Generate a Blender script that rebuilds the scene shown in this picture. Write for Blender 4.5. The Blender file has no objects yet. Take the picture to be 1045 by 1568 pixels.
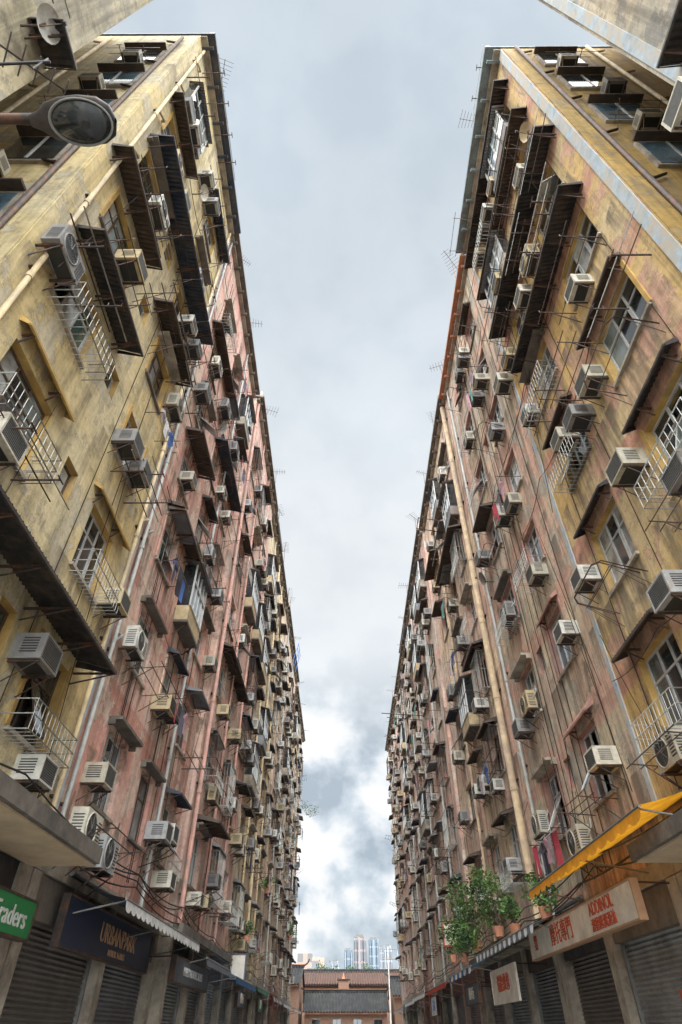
import bpy, math, random
from mathutils import Vector
R = random.Random(7)
scene = bpy.context.scene
COL = scene.collection
E = 1.6
WL, WR = 5.0, 5.6

# ------------------------------------------------------------ materials
def newmat(name):
    m = bpy.data.materials.new(name); m.use_nodes = True
    nt = m.node_tree
    return m, nt, nt.nodes['Principled BSDF']
def node(nt, t, **kw):
    n = nt.nodes.new(t)
    for k, v in kw.items():
        setattr(n, k, v)
    return n
def mix(nt, fac, a, b, mode='MIX'):
    n = nt.nodes.new('ShaderNodeMix'); n.data_type = 'RGBA'; n.blend_type = mode
    for sock, v in ((n.inputs[0], fac), (n.inputs[6], a), (n.inputs[7], b)):
        if isinstance(v, (int, float)): sock.default_value = v
        elif isinstance(v, tuple): sock.default_value = (v[0], v[1], v[2], 1)
        else: nt.links.new(v, sock)
    return n.outputs[2]
def ramp(nt, src, stops):
    n = nt.nodes.new('ShaderNodeValToRGB')
    el = n.color_ramp.elements
    while len(el) < len(stops): el.new(0.5)
    for e, (p, c) in zip(el, stops):
        e.position = p
        e.color = (c, c, c, 1) if isinstance(c, (int, float)) else (c[0], c[1], c[2], 1)
    nt.links.new(src, n.inputs[0])
    return n.outputs[0]
def noise(nt, vec, scale, detail=5, rough=0.55, out=0):
    n = nt.nodes.new('ShaderNodeTexNoise')
    n.inputs['Scale'].default_value = scale; n.inputs['Detail'].default_value = detail
    n.inputs['Roughness'].default_value = rough
    nt.links.new(vec, n.inputs['Vector'])
    return n.outputs[out]
def mapping(nt, vec, sc=(1, 1, 1), loc=(0, 0, 0)):
    n = nt.nodes.new('ShaderNodeMapping')
    n.inputs['Scale'].default_value = sc; n.inputs['Location'].default_value = loc
    nt.links.new(vec, n.inputs['Vector'])
    return n.outputs[0]

def wall_mat(name, base, alt, under, seed=0.0, z0=3.9, dz=3.04, dirt=1.0, patch=0.16, band=None, sill=.36, k=1.0):
    base, alt, under = [tuple(q * k for q in t) for t in (base, alt, under)]
    m, nt, b = newmat(name)
    geo = nt.nodes.new('ShaderNodeNewGeometry')
    pos = mapping(nt, geo.outputs['Position'], loc=(seed, seed * 1.7, seed * .6))
    sep = nt.nodes.new('ShaderNodeSeparateXYZ'); nt.links.new(geo.outputs['Position'], sep.inputs[0])
    a = node(nt, 'ShaderNodeMath', operation='SUBTRACT'); nt.links.new(sep.outputs[2], a.inputs[0]); a.inputs[1].default_value = z0
    d = node(nt, 'ShaderNodeMath', operation='DIVIDE'); nt.links.new(a.outputs[0], d.inputs[0]); d.inputs[1].default_value = dz
    fr = node(nt, 'ShaderNodeMath', operation='FRACT'); nt.links.new(d.outputs[0], fr.inputs[0])
    f1 = ramp(nt, noise(nt, pos, 0.33, 4, .6), [(0.42, 0.0), (0.60, 1.0)])
    c = mix(nt, f1, base, alt)
    sn = nt.nodes.new('ShaderNodeVectorMath'); sn.operation = 'SNAP'
    nt.links.new(geo.outputs['Position'], sn.inputs[0]); sn.inputs[1].default_value = (50, 2.35, dz)
    wn = nt.nodes.new('ShaderNodeTexWhiteNoise'); wn.noise_dimensions = '3D'
    nt.links.new(mapping(nt, sn.outputs[0], loc=(seed, 0, 0)), wn.inputs['Vector'])
    f2 = ramp(nt, wn.outputs['Value'], [(1 - patch, 0.0), (1 - patch + .01, 0.7)])
    c = mix(nt, f2, c, mix(nt, 0.55, alt, under))
    pl = noise(nt, pos, 0.85, 7, .68)
    if band:
        bf = ramp(nt, fr.outputs[0], [(0.0, .9), (0.12, .9), (0.135, 0.0), (0.88, 0.0), (0.895, .9)])
        c = mix(nt, mix(nt, 1.0, bf, ramp(nt, pl, [(.46, 1.0), (.60, .25)]), 'MULTIPLY'), c, tuple(q * k for q in band))
    f3 = ramp(nt, pl, [(0.545, 0.0), (0.565, 0.9)])
    c = mix(nt, f3, c, under)
    rim = ramp(nt, pl, [(0.532, 0.0), (0.547, .45), (0.562, 0.0)])
    c = mix(nt, rim, c, (0.16, 0.12, 0.08))
    f4 = ramp(nt, noise(nt, pos, 4.5, 6, .74), [(0.3, 0.68), (0.7, 1.10)])
    c = mix(nt, 1.0, c, f4, 'MULTIPLY')
    st = noise(nt, mapping(nt, pos, sc=(3.2, 3.2, .13)), 1.0, 5, .68)
    f5 = ramp(nt, st, [(0.45, 1.0), (0.66, 1 - .6 * dirt)])
    c = mix(nt, 0.85, c, f5, 'MULTIPLY')
    st2 = ramp(nt, noise(nt, mapping(nt, pos, sc=(1.7, 1.7, .22), loc=(5, 9, 2)), 1.6, 5, .6), [(.49, 0.0), (.57, .85 * dirt)])
    fall = ramp(nt, fr.outputs[0], [(0.0, .2), (sill - .01, 1.0), (sill, 0.0), (.86, 0.0), (1.0, .3)])
    c = mix(nt, mix(nt, 1.0, st2, fall, 'MULTIPLY'), c, (0.15, 0.12, 0.085))
    line = ramp(nt, fr.outputs[0], [(0.0, 0.62), (0.012, 1.0), (0.82, 1.0), (1.0, 0.82)])
    c = mix(nt, 0.7, c, line, 'MULTIPLY')
    f6 = ramp(nt, pl, [(0.33, .8 * dirt), (0.42, 0.0)])
    c = mix(nt, f6, c, (0.13, 0.105, 0.075))
    nt.links.new(c, b.inputs['Base Color'])
    b.inputs['Roughness'].default_value = 0.9
    bp = nt.nodes.new('ShaderNodeBump'); bp.inputs['Strength'].default_value = 0.4; bp.inputs['Distance'].default_value = 0.03
    nt.links.new(noise(nt, pos, 9, 4, .7), bp.inputs['Height']); nt.links.new(bp.outputs[0], b.inputs['Normal'])
    return m

def simple(name, col, rough=0.7, metal=0.0, var=0.25, scale=6.0, col2=None, thr=(0.45, 0.65), objrand=None):
    m, nt, b = newmat(name)
    geo = nt.nodes.new('ShaderNodeNewGeometry')
    pos = geo.outputs['Position']
    c = col
    if objrand:
        oi = nt.nodes.new('ShaderNodeObjectInfo')
        n = len(objrand)
        c = ramp(nt, oi.outputs['Random'], [(i / n, q) for i, q in enumerate(objrand)])
        nt.nodes[-1].color_ramp.interpolation = 'CONSTANT'
    nz = noise(nt, pos, scale, 4, .65)
    o = mix(nt, 1.0, c, ramp(nt, nz, [(0.3, 1 - var), (0.7, 1 + var * .5)]), 'MULTIPLY')
    if col2:
        g = ramp(nt, noise(nt, pos, scale * .45, 5, .7), [(thr[0], 0.0), (thr[1], 1.0)])
        o = mix(nt, g, o, col2)
    nt.links.new(o, b.inputs['Base Color'])
    b.inputs['Roughness'].default_value = rough; b.inputs['Metallic'].default_value = metal
    return m

M = {}
M['steel'] = simple('rusty_dark_steel', (0.055, 0.045, 0.04), .7, .2, .4, 12, (0.15, 0.065, 0.032))
M['black'] = simple('black_metal_sheet', (0.033, 0.032, 0.034), .6, .1, .4, 5, (0.09, 0.065, 0.05))
M['brown'] = simple('brown_metal_sheet', (0.10, 0.07, 0.052), .65, .1, .4, 5, (0.05, 0.042, 0.037))
M['navy'] = simple('navy_metal_sheet', (0.04, 0.055, 0.085), .6, .1, .4, 5, (0.10, 0.085, 0.08))
M['concrete'] = simple('weathered_concrete', (0.40, 0.35, 0.28), .9, 0, .35, 3, (0.17, 0.14, 0.11))
M['dkconc'] = simple('stained_concrete', (0.17, 0.145, 0.12), .9, 0, .35, 3, (0.08, 0.07, 0.06))
M['greyblue'] = simple('grey_blue_eave', (0.22, 0.27, 0.29), .8, 0, .35, 3, (0.11, 0.11, 0.11))
M['bluetrim'] = simple('faded_blue_trim', (0.42, 0.50, 0.56), .85, 0, .3, 4, (0.50, 0.44, 0.36), (.44, .58))
M['casing'] = simple('ac_casing', None, .55, 0, .25, 7, (0.28, 0.20, 0.13), (.56, .76),
    objrand=[(.58, .56, .50), (.45, .41, .32), (.38, .38, .37), (.60, .56, .46), (.25, .24, .23), (.48, .38, .22)])
M['dark'] = simple('dark_grille_and_room_shade', (0.025, 0.027, 0.03), .5, 0, .2)
M['slat'] = simple('grey_slats', (0.20, 0.20, 0.19), .5, 0.3, .2)
M['frame'] = simple('aluminium_frame', (0.55, 0.55, 0.53), .45, 0.2, .2)
M['frameb'] = simple('brown_frame', (0.12, 0.08, 0.055), .5, 0.1, .2)
M['white'] = simple('white_paint', (0.72, 0.71, 0.67), .6, 0, .2, 4, (0.4, .36, .30), (.55, .8))
M['whitebar'] = simple('galvanised_bar', (0.42, 0.42, 0.39), .5, .2, .3, 5, (.2, .13, .08), (.55, .7))
M['tanpipe'] = simple('tan_painted_pipe', (0.54, 0.42, 0.24), .7, 0, .3, 3, (0.28, 0.22, 0.14), (.45, .65))
M['beigepipe'] = simple('beige_drain_column', (0.44, 0.33, 0.20), .8, 0, .35, 3, (0.25, 0.18, 0.13), (.42, .62))
M['reveal'] = simple('ochre_painted_reveal', (0.52, 0.33, 0.10), .75, 0, .3, 3, (0.26, 0.19, 0.11), (.48, .68))
M['pinkpipe'] = simple('pink_painted_pipe', (0.46, 0.24, 0.19), .7, 0, .25, 3, (0.25, 0.16, 0.13), (.42, .62))
M['greypipe'] = simple('grey_pvc_pipe', (0.30, 0.30, 0.28), .6, 0, .3, 3)
M['asphalt'] = simple('concrete_road', (0.28, 0.28, 0.27), .9, 0, .3, 8, (0.2, .2, .2))
M['paving'] = simple('paving', (0.40, 0.38, 0.35), .9, 0, .3, 4, (0.3, .28, .26))
M['ground'] = simple('ground_mat', (0.3, 0.28, 0.25), .95, 0, .3, .5)
M['leaf'] = simple('leaf', (0.08, 0.17, 0.035), .6, 0, .6, 9, (0.13, 0.22, 0.05))
M['leafd'] = simple('leaf_dark', (0.03, 0.07, 0.022), .6, 0, .5, 9)
M['wood'] = simple('bark', (0.10, 0.07, 0.05), .9)
M['terracotta'] = simple('terracotta', (0.42, 0.18, 0.10), .8, 0, .3, 3)
M['roofdirt'] = simple('roof_shed_metal', (0.22, 0.23, 0.24), .7, .1, .4, 2, (0.24, .13, .08), (.5, .7))
M['beige'] = simple('beige_soffit', (0.60, 0.46, 0.30), .9, 0, .2, 2, (0.40, .30, .20), (.55, .75))

def glass_mat(name, col, rough=.06, ior=1.5, sp=.5):
    m, nt, b = newmat(name)
    geo = nt.nodes.new('ShaderNodeNewGeometry')
    f = ramp(nt, noise(nt, geo.outputs['Position'], 1.4, 3, .6), [(0.35, .35), (0.65, 1.2)])
    nt.links.new(mix(nt, 1.0, col, f, 'MULTIPLY'), b.inputs['Base Color'])
    b.inputs['Roughness'].default_value = rough
    b.inputs['IOR'].default_value = ior
    b.inputs['Specular IOR Level'].default_value = sp
    return m
M['g0'] = glass_mat('window_glass_dark', (0.035, 0.042, 0.046), ior=1.7)
M['g1'] = glass_mat('window_glass_blue', (0.11, 0.18, 0.23), ior=2.0)
M['g2'] = glass_mat('window_glass_curtain', (0.48, 0.50, 0.49), ior=1.7)
M['g3'] = glass_mat('window_glass_frosted', (0.26, 0.32, 0.33), .25)
M['g4'] = glass_mat('window_glass_green', (0.06, 0.10, 0.09), ior=1.8)
CL = []
for i, c in enumerate([(0.7, 0.7, 0.72), (0.03, 0.03, 0.04), (0.45, 0.05, 0.08), (0.06, 0.14, 0.42), (0.42, 0.35, 0.38), (0.12, 0.12, 0.15), (0.6, 0.35, 0.4), (0.12, 0.35, 0.3), (.05, .06, .14)]):
    CL.append(simple('cloth_%d' % i, c, .95, 0, .3, 9))

# ------------------------------------------------------------ mesh builder
class MB:
    def __init__(s, P=None):
        s.v = []; s.f = []; s.m = []; s.mats = []; s.P = P or (lambda x, y, z: (x, y, z)); s.smooth = set()
    def mi(s, m):
        m = M[m] if isinstance(m, str) else m
        if m not in s.mats: s.mats.append(m)
        return s.mats.index(m)
    def poly(s, pts, m, smooth=False):
        n = len(s.v)
        s.v += [s.P(*p) for p in pts]
        if smooth: s.smooth.add(len(s.f))
        s.f.append(tuple(range(n, n + len(pts)))); s.m.append(s.mi(m))
    def box(s, x0, x1, y0, y1, z0, z1, m):
        n = len(s.v)
        s.v += [s.P(x, y, z) for x in (x0, x1) for y in (y0, y1) for z in (z0, z1)]
        for q in ((0, 1, 3, 2), (4, 6, 7, 5), (0, 4, 5, 1), (2, 3, 7, 6), (0, 2, 6, 4), (1, 5, 7, 3)):
            s.f.append(tuple(n + i for i in q)); s.m.append(s.mi(m))
    def cyl(s, p0, p1, r, m, n=6, r1=None, cap=True):
        p0 = Vector(p0); p1 = Vector(p1); d = (p1 - p0).normalized()
        a = Vector((0, 0, 1)) if abs(d.z) < .9 else Vector((1, 0, 0))
        u = d.cross(a).normalized(); w = d.cross(u)
        r1 = r if r1 is None else r1
        b = len(s.v); k = s.mi(m)
        for p, rr in ((p0, r), (p1, r1)):
            for i in range(n):
                t = 2 * math.pi * i / n
                q = p + u * math.cos(t) * rr + w * math.sin(t) * rr
                s.v.append(s.P(*q))
        for i in range(n):
            j = (i + 1) % n
            s.smooth.add(len(s.f))
            s.f.append((b + i, b + j, b + n + j, b + n + i)); s.m.append(k)
        if cap:
            s.f.append(tuple(b + i for i in range(n))); s.m.append(k)
            s.f.append(tuple(b + n + i for i in range(n))); s.m.append(k)
    def path(s, pts, r, m, n=5):
        for a, b in zip(pts[:-1], pts[1:]): s.cyl(a, b, r, m, n)
    def loft(s, rings, m, close=True):
        b = len(s.v); k = s.mi(m); n = len(rings[0])
        for r in rings: s.v += [s.P(*p) for p in r]
        for i in range(len(rings) - 1):
            for j in range(n if close else n - 1):
                jj = (j + 1) % n
                s.smooth.add(len(s.f))
                s.f.append((b + i * n + j, b + i * n + jj, b + (i + 1) * n + jj, b + (i + 1) * n + j)); s.m.append(k)
    def mesh(s, name):
        me = bpy.data.meshes.new(name); me.from_pydata(s.v, [], s.f)
        for m in s.mats: me.materials.append(m)
        me.polygons.foreach_set('material_index', s.m)
        sm = [False] * len(s.f)
        for i in s.smooth: sm[i] = True
        me.polygons.foreach_set('use_smooth', sm)
        me.update()
        return me
    def obj(s, name, parent=None):
        o = bpy.data.objects.new(name, s.mesh(name)); COL.objects.link(o)
        if parent: o.parent = parent
        return o
def empty(name):
    o = bpy.data.objects.new(name, None); COL.objects.link(o); o.empty_display_size = .3
    return o
def side(s, off=0.0):
    W = WL if s < 0 else WR
    return lambda u, y, z: (s * (W - u - off), y, z)
def inst(me, name, s, y, z, u=0.0, sc=(1, 1, 1), parent=None, tilt=0.0):
    W = WL if s < 0 else WR
    o = bpy.data.objects.new(name, me); COL.objects.link(o)
    o.location = (s * (W - u), y, z)
    o.rotation_euler = (tilt, 0, 0 if s < 0 else math.pi)
    o.scale = sc
    if parent: o.parent = parent
    return o

# ------------------------------------------------------------ templates (x = outwards from wall)
def t_ac_window(d=.5):
    b = MB()
    w, h = .64, .42
    b.box(0, d - .03, -w / 2, w / 2, 0, h, 'casing')
    b.box(d - .03, d, -w / 2, w / 2, 0, .035, 'casing'); b.box(d - .03, d, -w / 2, w / 2, h - .035, h, 'casing')
    b.box(d - .03, d, -w / 2, -w / 2 + .04, .035, h - .035, 'casing'); b.box(d - .03, d, w / 2 - .04, w / 2, .035, h - .035, 'casing')
    b.box(d - .034, d - .02, -w / 2 + .04, w / 2 - .04, .035, h - .035, 'dark')
    for i in range(9):
        z = .06 + i * .037
        b.box(d - .018, d - .004, -w / 2 + .04, w / 2 - .04, z, z + .014, 'slat')
    for sd in (-1, 1):
        for i in range(6):
            z = .1 + i * .045
            y = sd * (w / 2 + .002)
            b.box(d - .35, d - .1, min(y, y - sd * .01), max(y, y - sd * .01) , z, z + .022, 'dark')
    b.box(.08, d - .1, -.22, .22, -.006, .004, 'dark')
    for y in (-.26, .26):
        b.box(-.02, d - .02, y - .018, y + .018, -.04, -.008, 'steel')
        b.cyl((0, y, -.36), (d - .06, y, -.03), .013, 'steel', 4)
    return b.mesh('air_conditioner_mesh')
def t_ac_split():
    b = MB(); d, w, h = .30, .80, .56; u = .10
    b.box(u, u + d, -w / 2, w / 2, 0, h, 'casing')
    cy, cz = -.1, h / 2
    n = 20
    ring = lambda r, x: [(x, cy + r * math.cos(2 * math.pi * i / n), cz + r * math.sin(2 * math.pi * i / n)) for i in range(n)]
    b.poly(ring(.235, u + d + .003), 'dark')
    b.loft([ring(.235, u + d + .002), ring(.24, u + d + .02), ring(.255, u + d + .02), ring(.26, u + d + .002)], 'casing')
    for r in (.06, .10, .14, .18, .21):
        b.loft([ring(r, u + d + .012), ring(r + .008, u + d + .012)], 'slat')
    for i in range(8):
        t = 2 * math.pi * i / 8
        b.cyl((u + d + .013, cy, cz), (u + d + .013, cy + .235 * math.cos(t), cz + .235 * math.sin(t)), .004, 'slat', 4)
    for i in range(7): b.box(u + d - .002, u + d + .003, .2, w / 2 - .03, .1 + i * .055, .125 + i * .055, 'dark')
    for sd in (-1, 1):
        for i in range(8): b.box(u + .05, u + d - .05, sd * w / 2 - .003, sd * w / 2 + .003, .08 + i * .05, .10 + i * .05, 'dark')
    b.box(u + .03, u + d - .03, -w / 2 + .1, w / 2 - .1, -.005, .002, 'dark')
    for y in (-.3, .3):
        b.box(0, u + d + .03, y - .02, y + .02, -.045, -.008, 'steel')
        b.cyl((0, y, -.38), (u + d, y, -.04), .014, 'steel', 4)
    b.path([(.0, .3, .7), (.06, .42, .5), (.2, .43, .3)], .018, 'white', 5)
    return b.mesh('condenser_mesh')
def t_rack(kind):
    b = MB()
    r = .012
    if kind == 0:
        for y in (-.7, .7):
            b.cyl((0, y, 0), (.8, y, .06), r, 'steel', 5); b.cyl((0, y, -.4), (.55, y, .03), r, 'steel', 5)
            b.cyl((.8, y, .06), (.8, y, .14), r, 'steel', 4)
        for x in (.3, .53, .76): b.cyl((x, -.95, .03 + x * .05), (x, .95, .03 + x * .05), .010, 'steel', 5)
    elif kind == 1:
        b.path([(0, -.65, -.1), (.65, -.65, .15), (.75, -.5, .18), (.75, .5, .18), (.65, .65, .15), (0, .65, -.1)], r, 'steel', 5)
        b.cyl((.5, -.65, .05), (.5, .65, .05), .009, 'steel', 4)
        b.path([(0, -.65, -.4), (.5, -.65, .06)], .009, 'steel', 4); b.path([(0, .65, -.4), (.5, .65, .06)], .009, 'steel', 4)
    elif kind == 2:
        for y in (-.5, .5):
            b.cyl((0, y, 0), (.75, y, .0), .018, 'steel', 5)
            for x in (.25, .5, .72): b.cyl((x, y, 0), (x, y, .12), .009, 'steel', 4)
            b.cyl((.75, y - .1, 0), (.75, y + .1, .0), .013, 'steel', 4)
        b.cyl((.62, -1.1, .02), (.62, 1.2, .03), .012, 'whitebar', 5); b.cyl((.4, -1.0, .02), (.4, 1.0, .02), .012, 'steel', 5)
    else:
        for z in (0, .25, .5): b.path([(0, -.75, z), (.45, -.75, z), (.45, .75, z), (0, .75, z)], .011, 'whitebar', 4)
        for i in range(13):
            y = -.75 + i * .125
            b.path([(0, y, 0), (.45, y, 0), (.45, y, .5)], .007, 'whitebar', 4)
    return b.mesh('drying_rack_mesh')
def t_cage(mat):
    b = MB(); w, h, d = 1.5, 1.5, .30
    for z in (0, h * .5, h): b.path([(0, -w / 2, z), (d, -w / 2, z), (d, w / 2, z), (0, w / 2, z)], .014, mat, 4)
    for i in range(11):
        y = -w / 2 + w * i / 10
        b.cyl((d, y, 0), (d, y, h), .007, mat, 4)
        b.cyl((0, y, 0), (d, y, 0), .006, mat, 4)
    for x in (d / 3, 2 * d / 3):
        for y in (-w / 2, w / 2): b.cyl((x, y, 0), (x, y, h), .007, mat, 4)
    b.box(.0, d, -w / 2 - .05, w / 2 + .05, h + .016, h + .03, 'roofdirt')
    return b.mesh('window_cage_mesh')
def corr(b, y0, y1, zin, zout, d, m, pitch=.09, amp=.018, x0=0.0):
    n = max(2, int((y1 - y0) / pitch * 2)); pts = []
    for i in range(n + 1):
        y = y0 + (y1 - y0) * i / n; o = amp if i % 2 else -amp
        pts.append(((x0, y, zin + o), (x0 + d, y, zout + o)))
    for i in range(n):
        a, c = pts[i], pts[i + 1]
        b.poly([a[0], a[1], c[1], c[0]], m)
def t_hood(mat, w=1.7, d=.45):
    b = MB()
    corr(b, -w / 2, w / 2, .22, .05, d, mat)
    for y in (-w / 2, w / 2):
        b.poly([(0, y, .22), (d, y, .05), (d, y, -.0), (0, y, .08)], mat)
        b.cyl((0, y * .96, -.12), (d, y * .96, .02), .012, 'steel', 4)
    b.box(d - .01, d + .01, -w / 2, w / 2, .0, .06, mat)
    return b.mesh('window_hood_mesh')
def t_slab(w=1.75, d=.30, m='dkconc'):
    b = MB(); b.box(-.01, d, -w / 2, w / 2, 0, .07, m); b.box(-.01, d * .5, -w / 2, -w / 2 + .08, -.10, -.001, m); b.box(-.01, d * .5, w / 2 - .08, w / 2, -.10, -.001, m)
    return b.mesh('window_canopy_mesh')
def garment(b, x, y, z, kind, mat, w=.5, rg=R):
    h = rg.uniform(.5, .8)
    sw = lambda t: x + .03 * math.sin(t * 9 + y * 5)
    if kind == 0:      # shirt
        o = [(-.10, 0), (-.45, -.22), (-.36, -.36), (-.24, -.26), (-.25, -h), (.25, -h), (.24, -.26), (.36, -.36), (.45, -.22), (.10, 0), (0, -.06)]
    elif kind == 1:    # trousers
        o = [(-.2, 0), (-.24, -h - .2), (-.06, -h - .2), (0, -.3), (.06, -h - .2), (.24, -h - .2), (.2, 0)]
    else:              # towel
        o = [(-.3, 0), (-.31, -h * .5), (-.27, -h), (0, -h - .04), (.29, -h), (.30, -h * .5), (.3, 0)]
    k = w / .5
    b.poly([(sw(a), y + a * k, z + c) for a, c in o], mat)
def t_laundry(seed):
    rg = random.Random(seed); b = MB()
    b.cyl((.6, -.9, 0), (.6, .9, .01), .013, 'whitebar', 5)
    b.cyl((0, -.6, 0), (.75, -.6, .0), .013, 'steel', 5); b.cyl((0, .6, 0), (.75, .6, .0), .013, 'steel', 5)
    y = -.7
    while y < .7:
        garment(b, .6, y, -.01, rg.randrange(3), rg.choice(CL), rg.uniform(.25, .42), rg); y += rg.uniform(.33, .7)
    return b.mesh('laundry_mesh')
def t_antenna():
    b = MB(); b.cyl((0, 0, 0), (0, 0, 1.8), .02, 'steel', 5)
    b.cyl((-.7, 0, 1.7), (.7, 0, 1.7), .014, 'steel', 5)
    for i in range(8):
        x = -.65 + i * .18; l = .45 - i * .03
        b.cyl((x, -l, 1.7), (x, l, 1.7), .009, 'steel', 4)
    return b.mesh('tv_antenna_mesh')
def t_dish():
    b = MB(); n = 18; rings = []
    for r, x in ((.01, 0), (.10, .012), (.18, .04), (.25, .08), (.255, .085)):
        rings.append([(.32 + x + r * .35 * math.sin(2 * math.pi * i / n), r * math.cos(2 * math.pi * i / n), r * math.sin(2 * math.pi * i / n) - x * .2) for i in range(n)])
    b.loft(rings, 'casing')
    b.cyl((0, 0, -.15), (.3, 0, -.15), .018, 'steel', 6); b.cyl((.3, 0, -.16), (.33, 0, .02), .018, 'steel', 6)
    b.cyl((.34, 0, -.2), (.62, 0, .03), .009, 'steel', 5); b.box(.60, .66, -.025, .025, .0, .06, 'dark')
    return b.mesh('satellite_dish_mesh')
AC = [t_ac_window(), t_ac_window(.42), t_ac_split()]
RACK = [t_rack(i) for i in range(4)]
CAGE = [t_cage('whitebar'), t_cage('steel'), t_cage('steel')]
HOOD = [t_hood('black'), t_hood('brown'), t_hood('navy'), t_hood('roofdirt')]
SLAB = [t_slab(), t_slab(m='concrete'), t_slab(1.9, .26)]
LAUN = [t_laundry(i) for i in range(8)]
ANT = t_antenna(); DISH = t_dish()

def t_oriel(panel):
    b = MB(); w, h, d = 2.0, 2.0, .42
    b.box(0, d, -w / 2, w / 2, -.08, 0, 'dkconc')
    b.box(0, d - .02, -w / 2 + .02, w / 2 - .02, 0, .5, panel)
    for i in range(5):
        y = -w / 2 + .03 + (w - .06) * i / 4
        b.box(d - .05, d, y - .03, y + .03, .5, h, 'frame')
        if i < 4: b.poly([(d - .03, y, .5), (d - .03, y + .48, .5), (d - .03, y + .48, h), (d - .03, y, h)], ['g0', 'g1', 'g3', 'g2'][i])
    for sd in (-1, 1):
        y = sd * (w / 2 - .03); b.poly([(0, y, .5), (d, y, .5), (d, y, h), (0, y, h)], 'g0')
    b.box(d - .04, d + .01, -w / 2, w / 2, 1.35, 1.41, 'frame')
    b.box(d - .04, d + .01, -w / 2, w / 2, .5, .56, 'frame')
    corr(b, -w / 2 - .12, w / 2 + .12, h + .2, h + .02, d + .18, 'roofdirt')
    for y in (-.8, .8): b.cyl((0, y, -.4), (d - .05, y, -.08), .025, 'steel', 4)
    return b.mesh('enclosed_balcony_mesh')
ORI = [t_oriel('roofdirt'), t_oriel('tanpipe'), t_oriel('concrete')]

# ------------------------------------------------------------ window in opening (u = outwards)
def window(b, y0, y1, z0, z1, rg, depth=.17):
    fm = 'frame' if rg.random() < .75 else 'frameb'
    t = .045; u0, u1 = -depth - .02, -depth + .03
    b.box(u0, u1, y0, y1, z0, z0 + t, fm); b.box(u0, u1, y0, y1, z1 - t, z1, fm)
    b.box(u0, u1, y0, y0 + t, z0 + t, z1 - t, fm); b.box(u0, u1, y1 - t, y1, z0 + t, z1 - t, fm)
    w = y1 - y0; n = 1 if w < .75 else (2 if w < 1.25 else (3 if w < 1.7 else 4))
    tr = z0 + (z1 - z0) * (.68 if (z1 - z0) > 1 else 1)
    if tr < z1 - .1: b.box(u0 + .004, u1 - .004, y0 + t, y1 - t, tr - .02, tr + .02, fm)
    for i in range(n):
        a = y0 + t + (w - 2 * t) * i / n; c = y0 + t + (w - 2 * t) * (i + 1) / n
        if i: b.box(u0 + .002, u1 - .002, a - .022, a + .022, z0 + t, z1 - t, fm)
        gm = rg.choice(['g0', 'g0', 'g0', 'g1', 'g1', 'g2', 'g3', 'g4'])
        ta, tb = z0 + t, z1 - t
        if n > 1 and rg.random() < .16 and (z1 - z0) > 1:     # open sash swung out at the bottom
            ang = rg.uniform(.35, .8); L = tr - z0 - t
            p = lambda y, k: (u1 - .03 + math.sin(ang) * L * k, y, tr - math.cos(ang) * L * k)
            b.poly([p(a, 0), p(c, 0), p(c, 1), p(a, 1)], rg.choice(['g1', 'g2', 'g3']))
            b.path([p(a, 0), p(a, 1), p(c, 1), p(c, 0)], .018, fm, 4)
            b.poly([(-depth - .1, a, ta), (-depth - .1, c, ta), (-depth - .1, c, tb), (-depth - .1, a, tb)], 'dark')  # dark sheet standing in for the unlit room behind the sash
        else:
            e = rg.uniform(-.006, .006)
            b.poly([(-depth + e, a, ta), (-depth - e, c, ta), (-depth - e + .004, c, tb), (-depth + e + .004, a, tb)], gm)
        if rg.random() < .4 and n > 1:
            b.box(u0 + .01, u1 + .006, a + .03, a + .055, ta, tr, fm)

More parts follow.
